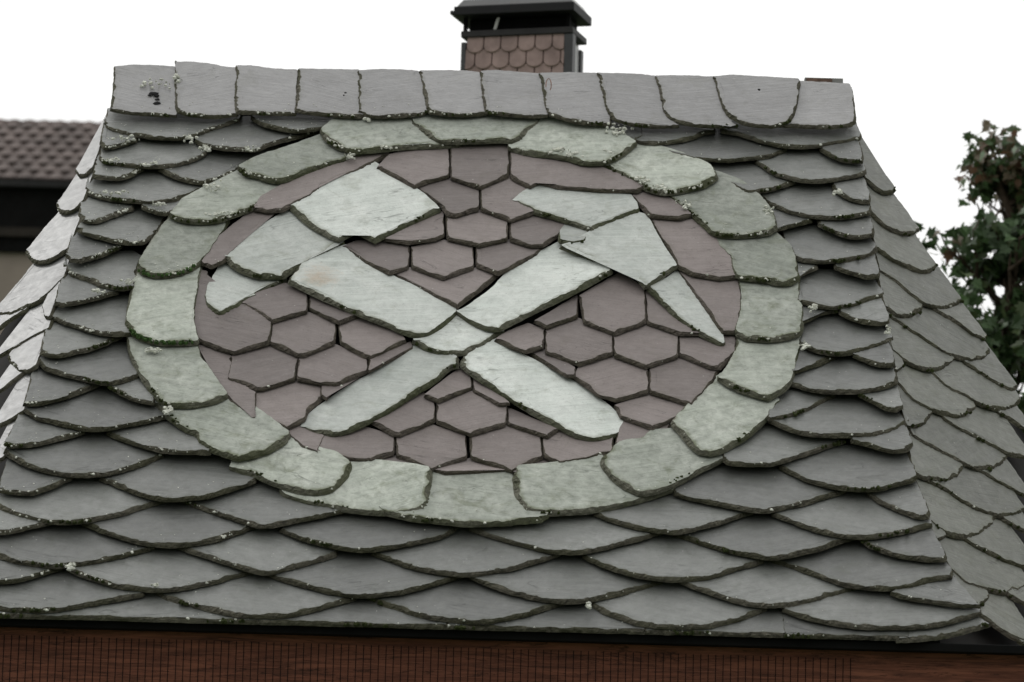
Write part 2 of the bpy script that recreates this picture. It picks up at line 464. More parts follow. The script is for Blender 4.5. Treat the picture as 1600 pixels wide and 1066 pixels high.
# ================================================================== THE SLATE ROOF
EL = onp(FR, 0, 968, 0); ER = onp(FR, 1400, 1000, 0)
vE = EL[1]
eave = w3(FR, 0, vE, 0)
ridgeL = w3(FR, *onp(FR, 182, 112, 0), 0); ridgeR = w3(FR, *onp(FR, 1330, 138, 0), 0)
vR = onp(FR, 700, 122, 0)[1]
house = empty('slate_roofed_house', (eave.x, eave.y+.6, 0),
              'house with grey slate roof bearing two crossed pale hammers in an oval', 'house')
SM = [M['grey'], M['edge'], M['lichen'], M['moss']]

GREY = """
A3: 300,385 400,412 520,448 600,472 680,492 730,470
A1: 578,395 600,425 680,450 800,472 900,480 1010,478 1100,455 1200,420 1330,378
A1: 548,500 570,535 640,528 700,512 760,490
A1: 545,590 580,615 700,630 830,640 950,630 1080,600 1150,560
A1: 1080,490 1130,520 1240,540 1340,545 | A2: 0,545 60,520 130,500 250,470 370,440
A2: -30,365 20,395 60,410 150,430 230,440 330,430 450,400 530,375
A1: 880,650 960,690 1060,720 1130,725 1250,690 1340,640 | A2: 20,590 140,540
A1: 508,690 560,700 640,705 720,690 800,650
A1: 470,760 500,790 600,815 720,830 850,835 960,820 1060,790 1150,750
A1: 780,860 860,890 950,900 1030,860 1080,820
A1: 430,900 450,930 500,945 560,935 650,905 740,870
A1: 425,985 470,1010 560,1035 680,1060 800,1060 850,1020 900,960 930,915
B1: 360,60 390,90 450,95 540,70 620,40 680,10
B1: 350,120 400,170 480,195 580,235 680,250 740,245
B1: 300,330 340,340 380,335 480,315 580,290 660,265
B1: 280,400 330,430 420,460 520,490 640,505 730,500
B1: 215,600 260,620 330,625 420,605 520,580 620,540 680,515
B1: 205,640 240,690 330,720 430,745 560,775 650,770 720,750 770,730
B1: 125,890 200,890 300,870 400,840 480,810 560,780
B1: 580,775 650,820 720,855 790,875 855,885
B1: 125,925 200,965 300,990 400,1015 480,1030 570,1030 680,1010 800,990 930,960
C1: 15,40 60,60 130,55 220,45 300,25 400,0 470,-25
C1: 590,-15 650,10 730,40 820,65 900,85 1000,92 1100,95 1170,95
C1: 15,85 100,140 200,180 300,205 400,220 520,220 620,205 720,180 820,145 910,105
C1: -20,300 60,315 170,320 270,290 350,255 400,235
C1: 550,235 650,275 750,315 850,345 950,355 1050,350 1150,340 1250,310 1340,280 1421,250
C1: -60,370 0,400 100,440 200,465 300,480 430,480 550,460 650,440 750,410 850,380 940,355
C1: 1000,355 1100,395 1200,430 1300,460 | C2: 0,500 80,500 200,480 350,450 500,415
C1: -90,530 0,540 80,530 180,505 300,480
C1: 450,485 550,525 650,560 750,590 850,605 970,610 1080,600 1200,580 1300,545 1421,500
C1: -90,640 0,670 100,700 200,715 300,725 420,715 550,695 680,665 780,640 860,620
C1: 980,615 1080,650 1200,690 1300,720 | C2: 0,755 80,760 200,730 350,690 450,660
C1: -90,820 0,810 100,800 200,775 300,745 350,735
C1: 370,740 450,775 550,805 650,835 750,850 850,860 950,855 1050,840 1200,810 1300,780 1421,755
C1: -90,940 0,960 100,970 250,970 350,960 500,935 650,910 800,880
C1: 860,870 950,910 1100,950 1250,985 1350,1000 | C2: 0,1000 150,1000 300,970 450,930 560,900
C2: 130,520 250,570 400,610 550,635 680,630 800,610 950,580 1050,550 1130,500
C2: 640,650 750,690 850,725 950,750 1050,765 1160,775 1250,765 1350,750 | C3: 0,740 100,710 200,680 270,655
C2: 60,765 150,800 300,840 420,870 520,885 620,890 720,880 850,860 1000,820 1150,775
C2: 610,895 700,935 800,965 900,995 1000,1015 1150,1030 1280,1035 | C3: 0,1010 100,985 200,955 290,930
C2: 1180,515 1280,550 1421,590 | C3: 100,615 200,640 300,650 400,645 500,625 600,600 700,575 800,545 860,530
C3: 450,430 550,470 650,500 750,520 850,535 930,535 1050,510 1150,485 1250,450 1340,425
C3: 900,320 1000,350 1120,375 1250,400 1340,415 | C4: 0,420 60,405 200,375 300,345 440,305
C3: 1170,130 1200,150 1300,160 | C4: 0,160 60,150 150,120 250,90 350,55 430,35
C3: 890,540 1000,580 1100,610 1200,640 1300,660 | C4: 0,680 100,670 200,650 300,625 400,590 490,565
C3: 390,665 500,720 600,755 700,780 850,800 950,800 1100,785 1200,755 1300,725 1400,695
C2: 1180,780 1300,830 1421,870 | C3: 100,895 200,915 300,925 400,920 500,900 600,880 700,850 840,810
C3: 920,805 1050,855 1150,890 1250,920 1350,940 | C4: 0,945 100,940 200,925 300,900 400,870 520,840
C3: 430,925 500,975 600,1010 700,1045 850,1062 1050,1062 1150,1045 1250,1020 1350,985 1421,960
C4: 60,170 150,215 250,255 370,285 500,300 620,295 700,275 800,250 835,225
C4: 460,30 540,48 620,70 700,85 780,75 810,40
C4: 545,315 600,355 680,395 780,435 840,452 895,450 905,420
C4: 20,435 120,470 220,510 320,540 430,560 550,565 680,550 800,525 920,495
C4: 510,575 580,620 680,655 780,675 880,690 990,690 998,660
C4: 0,690 100,715 200,750 300,785 400,820 500,840 650,850 780,835 900,805 1025,780 1030,745
C4: 680,870 750,895 900,920 1050,940 1185,945 1140,905
C4: 80,965 200,1010 350,1040 500,1062 650,1066 850,1062 1000,1040 1190,985 1185,950
A3: 640,470 700,500 800,510 900,500 1000,480 1060,455 1130,440
A3: 1160,440 1250,455 1330,480 | A4: 0,505 100,525 250,525 380,505 520,480 525,460
A3: 800,530 900,570 1000,590 1100,600 1200,605 1300,595 | A4: 0,580 60,560 110,540
A4: 290,545 350,580 430,605 530,610 535,580
A3: 1340,600 1400,640 | A4: 30,675 80,690 180,715 290,720 400,705 480,690 545,670 548,650
A3: 1010,610 1100,680 1200,730 1280,770 1330,780 | A4: 0,770 60,755 160,720
A4: 360,760 430,805 500,830 570,835 572,800
A3: 1360,790 1400,815 | A4: 0,840 60,865 150,895 250,915 400,920 500,910 575,895 578,870
A4: 0,945 50,990 130,965 250,935
A4: 280,960 350,995 430,1025 500,1030 590,1020 595,990
B4: 90,22 150,80 250,100 350,100 450,90 550,65 605,35 605,0
B4: 370,135 450,160 560,190 620,180 625,160
B4: 150,195 210,160 280,130
B4: 155,310 250,340 350,355 450,345 550,315 650,285 640,240
B4: 395,380 450,410 530,435 620,445 675,430 675,400
B4: 170,440 230,420 290,390 380,375
B4: 170,550 250,590 350,610 450,610 550,585 640,555 695,525 690,500
B4: 470,620 540,650 620,675 700,675 708,640
B4: 130,715 220,690 300,665 380,625
B4: 105,775 200,800 300,820 450,825 560,815 650,795 725,770 725,740
B4: 500,835 580,875 650,915 720,925 755,905
B4: 0,975 100,960 200,930 300,880 380,840
B4: 0,980 100,1025 200,1055 300,1066 450,1066 600,1060 700,1030 790,985 780,960
"""
mb = MB()
for i, ln in enumerate(GREY.strip().splitlines()):
    p = PX(ln); cy = sum(q[1] for q in p)/len(p); cx = sum(q[0] for q in p)/len(p)
    topish = cy < 420
    slate(mb, FR, None, low=p, lich=22 if (cx < 500 and topish) else (11 if cx < 420 else (6 if cx < 700 or topish else 3)), jag=1.3 if (cx < 420 and cy < 560) else .85,
          moss=(9 if random.random() < .3 else 0), ext=.185, tint=random.uniform(.12, .88), th=.0092, bev=.0078, d=Vector((random.uniform(-.14, .14), 1)),
          k=.18 if p[-1][0]-p[0][0] > 60 else .185)
# starter course along the eave
for a, b in ((-90, 112), (104, 404), (398, 702), (697, 1012), (1007, 1230), (1224, 1425)):
    pts = [(a+(b-a)*t, 961.5+.0253*(a+(b-a)*t)+.0) for t in (0, .2, .4, .6, .8, 1)]
    slate(mb, FR, None, low=pts, lich=8, moss=10, ext=.16, k=.17, th=.009, bev=.008, jag=.6, dz=-.008)
slate(mb, FR, None, low=[(1400, 1001), (1450, 998), (1500, 989), (1548, 975)], lich=4, moss=6, k=.17, dz=-.008)
# plain slates that close the field under the oval and behind the ridge
front = mb.build('front_slating', SM, house)

RING = """
A2: 875,395 920,440 980,480 1040,500 1200,500 1350,495 | A3: 0,500 60,475 120,420 148,380 140,330 0,320 | A2: 900,320
A2: 365,460 400,500 480,540 560,555 700,545 850,530 1000,525 1120,520 1120,480 1000,460 880,360 860,340 530,345 380,420
P: 372,262 383,272 400,274 418,280 442,282 470,271 512,257 541,249 560,241 535,228 512,212 501,212 456,228 405,245
A1: 940,910 1000,935 1100,945 1200,940 1300,910 1421,860 | A2: 100,780 135,710 40,680 -30,660 | A1: 1330,665 1100,780 1000,840
B1: 765,125 800,165 880,180 980,170 1050,145 1110,100 1180,10 | A1: 1260,930 1100,910 950,910 850,1040
B1: 703,430 725,490 780,525 870,550 980,555 1087,550 1062,430 1072,320 1095,190 1110,110 980,120 780,120 735,250
B1: 720,500 725,580 745,650 790,740 850,830 920,890 1050,900 1180,880 1255,850 1180,740 1110,640 1086,530 900,510 740,500
P: 246,627 264,650 290,670 310,680 318,691 338,706 372,717 400,711 423,703 447,688 452,678 400,640 356,612 310,618 262,618
P: 364,727 383,736 400,741 428,753 456,763 484,769 512,767 527,759 543,742 551,724 530,710 500,700 449,680 420,690 400,700 372,712
C2: 150,300 200,335 300,370 420,395 550,415 700,430 830,430 920,410 960,370 980,210 940,180 700,150 540,140 470,200 400,250
C2: 700,400 720,430 880,465 1000,475 1130,490 1250,490 1421,485 | C3: 0,480 170,470 190,440 60,380 20,200 | C2: 1421,175 960,180 950,300 900,380
C3: 2,240 20,340 50,400 120,427 200,432 350,422 500,402 620,375 760,335 885,290 760,260 600,240 540,170 480,110 300,150 20,180
C3: 488,135 530,210 600,270 680,312 720,322 800,303 900,262 1000,205 1100,155 1170,118 1100,70 1000,30 900,-30 780,-20 700,20 580,50 530,90
P: 1048,661 1064,678 1087,703 1110,709 1124,705 1143,695 1162,683 1192,655 1214,624 1183,606 1150,596 1124,588 1095,615 1068,638
B3: 1148,752 1220,792 1320,832 1421,862 | B4: 30,850 100,792 135,700 163,540 165,500 0,510 | B3: 1421,510 1255,510 1240,600 1190,700
B3: 1252,495 1300,530 1421,537 | B4: 0,537 60,532 150,512 182,490 187,400 172,300 160,190 0,190 | B3: 1421,190 1245,170 1278,280 1275,400
B3: 1242,165 1262,192 1421,207 | B4: 0,207 60,222 130,217 168,190 160,150 150,90 120,20 | A4: 60,1030 0,975 | A3: 1150,980 1140,1030 | B3: 1160,20 1200,60 1232,130
A3: 845,790 950,862 1000,902 1080,972 1130,1012 1220,1024 1350,1018 1421,1008 | A4: 20,1000 52,980 | A3: 1440,880 1350,790 1260,720 1130,670 1040,730 900,760
A3: 515,630 600,682 700,724 760,764 830,784 900,782 1000,762 1080,742 1145,700 1100,640 1000,590 820,530 700,500 600,550
A3: 0,540 80,562 200,577 300,592 400,617 500,617 580,592 650,545 690,510 620,470 540,440 400,390 300,370 130,350 80,440 0,480
"""
RM = [M['ring'], M['edge_r'], M['lichen'], M['moss']]
RD = {0: (0, 1), 1: (.35, 1), 2: (.35, 1), 3: (.35, 1), 4: (.25, 1), 5: (.1, 1), 6: (-.2, 1), 7: (-.5, 1), 8: (-1.1, 1), 9: (-1.5, 1), 10: (0, 1), 11: (1.5, 1), 12: (1.2, 1), 13: (.6, 1), 14: (.3, 1), 15: (0, 1), 16: (-.1, 1), 17: (-.3, 1), 18: (-.4, 1), 19: (-.4, 1)}
for i, ln in enumerate(RING.strip().splitlines()):
    mb = MB(); slate(mb, FR, PX(ln), d=Vector(RD[i]), lich=24 if i in (1, 2, 3, 4, 17, 18, 19) else 9, moss=60 if i == 5 else (22 if i in (4, 3, 18, 17) else 6), dz=.006, tint=(.3 if i in (2, 4, 16, 17) else random.uniform(.45, .95)), bev=.0105, grow=.010, th=.0105, jag=.75, drop=.018)
    bo = mb.build('border_slate', RM[:3]+[M['gmoss' if i in (4, 5) else 'moss']], house)
    if i == 5: bo['label'] = 'border slate with bright green moss along its lower edge'

PURP = """
A2: 670,640 740,570 900,530 1070,520 1072,690 960,720 880,752
A2: 1078,525 1250,510 1405,520 1402,690 1245,757 1082,700
A3: 0,540 200,560 350,590 450,620 600,680 745,745 700,777 500,772 250,752 150,727 100,752 0,705 | A2: 1410,690 1408,540
A2: 885,757 1070,702 1240,762 1236,872 1105,912 1060,905 1020,850
P: 751,294 793,274 800,272 832,294 806,314 840,330 797,345 793,342 751,326
A2: 710,1042 1040,885 1045,1022 1000,1042 850,1064
A2: 1052,902 1238,878 1398,925 1397,1042 1240,1077 1060,1037
P: 796,345 837,330 892,350 880,362 850,383 830,384 797,373
B2: 482,18 560,-15 700,-15 853,15 845,132 740,168 600,100
B2: 862,20 1040,-20 1205,20 1208,132 1040,193 862,132
P: 744,386 797,374 830,384 852,380 840,397 800,417 779,428 744,414
B2: 748,165 850,132 1040,193 1220,132 1348,172 1250,255 1120,352 1080,332 900,242
P: 307,420 324,424 321,462 327,482 342,492 380,470 401,480 425,501 421,535 400,542 366,551 338,543 303,528 297,500
P: 376,474 400,458 445,442 481,455 480,486 425,502 402,488
B2: 88,440 288,380 447,440 437,552 270,622 230,622 76,552
B2: 294,272 565,400 460,442 294,362
B2: 455,448 572,402 800,498 835,540 640,632 590,622 468,552
P: 305,530 338,544 362,556 355,575 355,592 400,612 399,655 360,628 332,596
P: 362,556 420,536 466,558 461,592 411,608 400,608 356,592
B2: 237,638 440,558 620,630 617,712 450,782 360,777 226,750
B2: 628,638 860,545 875,580 622,712
B2: -8,815 222,762 358,790 385,850 290,930 272,980 170,1027 60,992 -14,955
B2: 362,782 620,718 420,820 392,862 357,840
B2: 932,842 1130,688 1197,718 1197,802 1010,877
B2: 1203,735 1300,790 1412,887 1350,892 1203,817
B2: 640,992 760,915 930,828 990,868 995,982 800,1062 760,1060
B2: 1003,890 1200,818 1392,900 1387,1002 1190,1062 1003,992
P: 793,636 873,670 856,682 792,662
P: 440,672 478,656 506,681 498,707 470,699
C2: 350,0 560,-60 772,0 767,97 640,137 520,132 335,92
C2: 777,5 980,-60 1163,0 1170,122 970,192 780,112
C2: 1185,0 1421,-70 | C3: 0,-60 160,0 172,122 0,197 | C2: 1421,197 1193,122
C2: 640,140 775,112 965,192 900,194
C2: 990,192 1190,125 1400,192 1050,208
C3: 168,0 250,-50 400,5 560,10 567,92 400,132 260,157 177,112
C3: 0,205 172,130 255,160 130,188
B3: 570,900 760,832 960,895 967,942 780,1027 600,962
P: 962,690 972,650 1018,664 1050,656 1045,674 1005,692 963,701
B3: 120,430 362,290 365,405 190,467
B2: 1325,532 1400,485 | B3: 90,440 180,475 176,572 80,602 0,577
B3: 373,290 600,158 737,245 747,432 700,457 570,502 398,437
B3: 187,482 370,412 557,512 562,612 370,672 185,602
B3: 564,512 745,442 923,500 922,627 745,687 568,622
B3: 748,255 1060,500 930,502 748,437
B3: 928,505 1060,498 1165,557 1180,490 1248,490 1242,600 1160,692 1100,687 928,617
B3: 905,130 990,140 1250,180 1278,300 1265,430 1245,497 1165,492 1040,320 950,200
B3: 368,688 560,627 757,700 757,822 580,872 480,842 340,742
B3: 100,608 180,588 350,688 352,735 300,735
B3: 763,700 925,632 1152,705 1122,762 1000,897 950,882 765,822
P: 1011,338 1081,330 1128,378 1149,414 1153,432 1124,435 1081,428 1058,416 1046,392
A3: 662,800 750,745 860,780 1002,907 930,927 760,912
A2: -5,875 60,887 150,882 300,800 450,700 600,650 735,572 700,545 600,570 400,640 200,715 40,810
P: 317,412 345,370 395,330 440,325 410,345 372,385 350,408 330,417
"""
mb = MB()
for ln in PURP.strip().splitlines():
    slate(mb, FR, PX(ln), smooth=False, lich=1.2, jag=.5, bev=.0075, bevside=.0022, tint=random.uniform(.25, .75), th=.008, drop=.015, grow=.010 if ln.startswith(('A2: -5', 'P: 317')) else .0022)
panel = mb.build('oval_panel', [M['purple'], M['edge_p'], M['lichen'], M['moss']], house)

TOOLS = [
 ('hammer_head', 'A2: 172,852 405,722 655,612 900,770 1022,875 840,962 660,1052 575,1010 585,985 460,1047 400,1022 280,952', None, .002),
 ('hammer_head', 'P: 350,400 366,417 400,431 417,432 443,432 470,414 512,392 538,378 528,376 484,346 450,328 400,358', None, 0),
 ('hammer_point', 'B1: 1240,90 1180,190 1138,280 1150,350 1212,397 1300,362 1421,290 | B2: 0,287 80,242 168,200 100,150 0,130 | B1: 1421,140 1300,100', None, -.003),
 ('hammer_handle', 'B2: 172,210 300,270 450,340 600,402 750,462 850,502 920,507 1000,472 1092,390 1088,345 900,248 700,148 505,8 270,92', (1, 4), .003),
 ('hammer_handle', 'B2: 868,540 950,582 1050,607 1150,607 1230,572 1382,490 1290,440 1110,370 1050,400 950,460', None, -.002),
 ('hammer_handle', 'B2: 1140,632 1150,690 1300,792 1421,872 | B3: 100,932 250,1012 350,1062 440,1085 520,1080 590,1045 614,990 560,920 400,800 200,688 0,585 | B2: 1310,520 1250,560', (1, 5), .0),
 ('hammer_handle', 'B2: 275,980 255,1015 330,1045 430,1057 520,1037 620,992 750,922 900,822 1000,762 1080,692 1127,680 1127,630 1000,590 880,565 700,685 500,800 330,920', (4, 8), .0),
 ('hammer_handle', 'B2: 1118,375 1200,432 1290,472 1350,477 1421,442 | B3: 200,342 400,242 565,150 540,120 400,40 265,-10 100,75 0,140 | B2: 1300,258 1155,358', (3, 7), .003),
 ('hammer_head', 'A3: 2,832 100,882 200,912 320,947 440,992 560,937 705,882 690,840 660,795 500,783 300,753 150,728 80,768', None, .004),
 ('hammer_wedge', 'A3: 262,1052 270,1000 320,932 440,980 405,1052 330,1062', None, .005),
 ('hammer_head', 'P: 990,322 997,331 1012,339 1034,379 1057,414 1007,448 975,411 940,408 905,396 873,384 905,374 930,354 960,338', Vector((.75, 1)), .006),
 ('hammer_point', 'B3: 745,240 920,145 990,238 1100,368 1172,530 1162,558 1130,547 1000,472 900,392 820,312', (9, 7), .0),
]
TM = [M['tool'], M['edge_r'], M['lichen'], M['moss']]
M['stained'] = slate_mat('tan_stained_pale_slate', (.44, .47, .44), (.58, .60, .57), (.20, .21, .145), .4, .7, .3, .7, .4, stain=(w3(FR, *onp(FR, 498, 432), T0), .085))
for nme, s, d, dz in TOOLS:
    mb = MB(); slate(mb, FR, PX(s), lich=2, moss=3, d=d, th=.0105, drop=.020, grow=.005, jag=.7, dz=.003+dz, bev=.0095, tint=.12 if nme == 'hammer_wedge' else random.uniform(.35, .9))
    st_ = s.startswith('B2: 172,210')
    to = mb.build(nme, [M['stained']]+TM[1:] if st_ else TM, house)
    if st_: to['label'] = 'handle slate with a tan stain at its upper end'

RIDGE = """
A1: 608,318 680,335 860,352 975,356 975,85 860,78 720,78 635,85
A1: 970,300 1020,342 1100,357 1200,362 1315,347 1315,90 1250,85 1100,60 985,57 970,70
A1: 1300,310 1340,337 1421,342 | A2: 100,347 218,347 228,100 100,95 | A1: 1400,80 1308,80
A2: 212,325 290,342 400,352 560,362 605,352 570,102 400,100 235,97
A2: 565,330 650,357 800,357 925,347 965,300 902,110 750,100 563,105
A2: 945,310 1000,342 1100,352 1200,352 1290,342 1240,115 1100,105 908,107
A2: 1265,310 1300,342 1421,352 | A3: 100,362 195,357 155,122 50,115 | A2: 1350,105 1245,112
A3: 185,320 250,362 400,397 545,402 540,330 478,120 300,118 152,122
A3: 530,340 640,397 780,417 925,412 870,350 798,135 650,125 474,120
A3: 845,330 900,382 1000,407 1150,414 1255,412 1200,370 1124,140 950,132 795,136
A3: 1180,320 1230,372 1300,402 1421,417 | A4: 30,417 80,402 130,372 155,310 176,170 150,150 0,143 | A3: 1250,132 1118,138
A4: 60,412 200,417 350,420 470,407 488,370 470,230 452,180 300,170 150,162 100,250
"""
KM = [M['ridge'], M['edge'], M['lichen'], M['moss']]
dzs = [.008, .010, .011, .012, .012, .012, .013, .013, .014, .015, .021, .012]
for i, ln in enumerate(RIDGE.strip().splitlines()):
    mb = MB(); slate(mb, FR, PX(ln), lich=9 if i < 8 else 3, moss=8 if 5 < i < 9 else 3, drop=.020, d=Vector((0, 1)) if i > 9 else Vector((.45, 1)), dz=dzs[i], bev=.007, bevside=.003, grow=.0035, tint=random.uniform(.4, .7))
    rs = mb.build('ridge_slate', KM, house)
    if i == 0: rs0 = rs; rs['label'] = 'ridge slate with a broken hole at the left end'

# clusters of pale crust where the photograph shows them
mb = MB()
for x, y, rx, ry, n_ in ((295, 217, 12, 6, 9), (320, 232, 12, 5, 8), (278, 122, 6, 8, 6), (250, 128, 14, 12, 6), (228, 130, 8, 8, 4), (888, 176, 16, 6, 14), (862, 172, 14, 5, 10), (915, 184, 16, 6, 12), (945, 190, 14, 6, 12), (872, 234, 20, 4, 12), (895, 241, 12, 4, 8), (1045, 298, 10, 5, 7), (200, 215, 22, 4, 7), (175, 250, 18, 3, 7), (230, 256, 16, 3, 7), (180, 300, 24, 4, 8), (245, 318, 12, 4, 7), (290, 340, 22, 4, 8), (340, 334, 20, 4, 8), (545, 242, 10, 4, 5), (600, 229, 14, 3, 4), (150, 455, 14, 4, 5), (200, 440, 14, 4, 5),
        (962, 203, 16, 8, 16), (980, 192, 8, 5, 7), (1005, 280, 12, 5, 9), (1030, 290, 10, 6, 9), (1072, 320, 10, 8, 8), (955, 237, 8, 5, 5),
        (262, 640, 6, 4, 8), (237, 546, 11, 4, 10), (1258, 540, 9, 5, 8), (1272, 480, 6, 6, 6), (1388, 515, 5, 8, 6), (110, 885, 7, 5, 9), (918, 946, 5, 5, 5),
        (242, 914, 6, 3, 4), (575, 185, 8, 4, 4), (330, 290, 14, 8, 7), (390, 232, 14, 5, 9), (1308, 300, 8, 4, 6), (1200, 330, 8, 8, 6)):
    for _ in range(int(n_*2.2)):
        a, b = onp(FR, x+random.gauss(0, rx*.5), y+random.gauss(0, ry*.5), T0+.004)
        lichen_blob(mb, w3(FR, a, b, T0+.002), FR, random.choice((.0015, .002, .003, .004, .006, .0075)), 0, random.uniform(.002, .004))
mb.build('lichen_crust', [M['lichen']], house)['kind'] = 'stuff'
# side slopes
RIGHT = """
A4: 540,700 600,760 650,785 700,780 715,760
A4: 565,880 620,940 680,985 740,1010 800,1015 850,990
B4: 595,20 680,80 760,120 830,150 900,155 945,125
B4: 620,150 720,220 800,290 870,335 950,355 1020,355 1090,320
B4: 650,350 720,400 790,405 850,380 870,350
B4: 660,390 760,460 850,520 950,585 1050,630 1130,645 1200,635 1250,600
B4: 920,365 1000,410 1080,460 1150,510 1210,535 1225,515
B4: 690,590 760,650 830,685 900,705 980,690 1050,640
B4: 690,700 725,705 765,680
B4: 900,710 1000,800 1100,850 1200,900 1300,925 1370,910 1415,870
B4: 1100,670 1200,730 1300,790 1370,815 1392,790
B4: 720,770 800,860 900,920 1000,955 1080,960 1150,920 1165,900
B4: 770,1015 860,1010 900,970 920,940
B4: 1270,930 1350,980 1421,1025 1500,1060
C4: 800,0 900,60 1000,110 1100,160 1180,190 1250,185 1310,155 1340,120
C4: 980,-90 1060,-40 1130,0 1250,60 1340,105 1421,120 1470,110
C4: 810,200 880,240 960,250 1020,245 1070,215 1100,180
C4: 880,250 1000,310 1100,375 1200,425 1300,450 1370,445 1440,415
C4: 1180,200 1300,270 1421,330 1500,370
C4: 895,470 970,530 1040,560 1130,565 1200,540 1250,490 1270,460
C4: 930,580 1000,560
C4: 1080,570 1200,640 1300,690 1421,730 1520,740
C4: 1010,740 1100,820 1200,850 1300,875 1380,870 1421,850 1470,820
C4: 1300,460 1421,530 1520,570
C4: 1110,930 1190,945 1240,890
C4: 1330,880 1421,930 1520,950
C4: 1150,980 1240,1040 1340,1110 1421,1140 1500,1145
C4: 1330,1080 1440,1180 1560,1210
"""
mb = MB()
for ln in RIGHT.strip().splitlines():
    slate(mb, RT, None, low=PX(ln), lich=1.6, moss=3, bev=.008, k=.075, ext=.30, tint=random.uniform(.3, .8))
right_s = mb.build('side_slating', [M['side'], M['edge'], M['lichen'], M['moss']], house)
LEFT = """
A1: 410,660 430,690 470,685 520,640
A1: 300,850 320,885 360,895 420,870 480,810
B1: 130,50 180,105 240,105 300,80 385,25
B1: -60,400 0,395 60,390 150,350 240,300 360,180
B1: -80,490 0,470 60,420 140,375
B1: 225,350 240,400 265,415 310,370
B1: -60,650 0,620 80,580 160,530 275,470
B1: 35,630 70,690 140,710 200,680 240,640
B1: -80,850 0,815 60,770 140,710
B1: -80,1040 0,1010 60,980 160,910
C1: -80,160 0,135 60,90
"""
mb = MB()
for ln in LEFT.strip().splitlines():
    slate(mb, LT, None, low=PX(ln), lich=1.6, moss=0, bev=.008, k=.075, ext=.36, tint=random.uniform(.3, .8))
left_s = mb.build('side_slating', [M['left'], M['edge'], M['lichen'], M['moss']], house)

# boarding under the slates, back of the roof, walls
def P3(pl, a, b, h): return w3(pl, a, b, h)
DK = -.016
apL = P3(FR, FR.lo(vR)+.03, vR, DK); apR = P3(FR, FR.hi(vR)-.03, vR, DK)
evL = P3(FR, FR.lo(vE)+.03, vE+.01, DK); evR = P3(FR, FR.hi(vE)-.03, vE+.01, DK)
def sidequad(pl, sgn):
    # corners on the side plane: hip top, outer top, outer bottom, hip bottom
    inn, outr = (pl.lo, pl.hi) if sgn > 0 else (pl.hi, pl.lo)
    vt = onp(pl, *((1345, 205) if sgn > 0 else (152, 208)), 0)[1]-.02
    vb = (evL.z-pl.O.z+pl.n.z*.02)/pl.v.z
    f_ = lambda fn, v, o_: w3(pl, fn(v)+o_*sgn, v, -.02)
    return f_(inn, vt, .01), f_(outr, vt, -.045), f_(outr, vb, -.045), f_(inn, vb, .01)
r1, r2, r3, r4 = sidequad(RT, 1); l1, l2, l3, l4 = sidequad(LT, -1)
back = 1.9
bR = Vector((r3.x, r3.y+back, evL.z)); bL = Vector((l3.x, l3.y+back, evL.z))
apRb = Vector((r2.x-.1, r2.y+.3, r2.z-.1)); apLb = Vector((l2.x+.1, l2.y+.3, l2.z-.1))
dkx = line_on(FR, HR[0], HR[1], 0)
quads = [[evL, P3(FR, dkx(vE)-.02, vE+.01, DK), P3(FR, dkx(vR)-.03, vR, DK), apL], [r4, r3, r2, r1], [l1, l2, l3, l4],
         [r3, bR, apRb, r2], [l3, l2, apLb, bL], [bR, bL, apLb, apRb], [r1, r2, apRb, apLb, l2, l1]]
flat_mesh('roof_deck', quads, [M['deck']], house)
# red-brown boarding behind a fine wire grille
wm = mat('red_brown_boards'); t = wm.node_tree; oc = t.nodes.new('ShaderNodeTexCoord').outputs['Object']
g1 = noise_(t, scaled(t, oc, (1.6, 1.6, 26)), 1.3, 6, .6, 1.6); g2 = noise_(t, scaled(t, oc, (9, 9, 160)), 1.0, 5, .65, .6)
c = mixc(t, ramp(t, g1, [(.3, 0), (.7, 1)]), (.20, .07, .043), (.34, .13, .078)); c = mixc(t, mth(t, 'MULTIPLY', ramp(t, g2, [(.4, 1), (.6, 0)]), .5), c, (.028, .012, .009))
crk = ramp(t, g1, [(.485, 0), (.497, 1), (.503, 1), (.515, 0)]); c = mixc(t, mth(t, 'MULTIPLY', crk, .7), c, (.01, .006, .005))
finish(t, c, .75, g2, .5, .003, .3); M['wood'] = wm
def box(name, a, b, mats_, parent, bevel=0):
    v = [Vector((x, y, z)) for x in (a[0], b[0]) for y in (a[1], b[1]) for z in (a[2], b[2])]
    f = [(0, 1, 3, 2), (4, 6, 7, 5), (0, 4, 5, 1), (2, 3, 7, 6), (0, 2, 6, 4), (1, 5, 7, 3)]
    cc = (Vector(a)+Vector(b))/2; bs = wloc(parent)
    me = bpy.data.meshes.new(name); me.from_pydata([p-cc for p in v], [], f); me.update()
    o = link(name, me, parent, mats_); o.location = cc-bs
    if bevel:
        md = o.modifiers.new('bevel', 'BEVEL'); md.width = bevel; md.segments = 2
    return o
ez = eave.z; ey = eave.y
x0, x1 = evL.x-.25, evR.x+.02
box('eaves_strip', (x0, ey+.004, ez-.013), (x1+.45, ey+.05, ez+.006), [M['black']], house, .002)
box('fascia_board', (x0, ey+.052, ez-.26), (x1+.45, ey+.09, ez-.004), [M['wood']], house)
box('wall', (x0+.1, ey+.35, 0), (x1+.2, ey+2.6, ez-.02), [M['mortar']], house)
box('soffit', (x0, ey+.092, ez-.26), (x1+.45, ey+.4, ez-.235), [M['wood']], house)
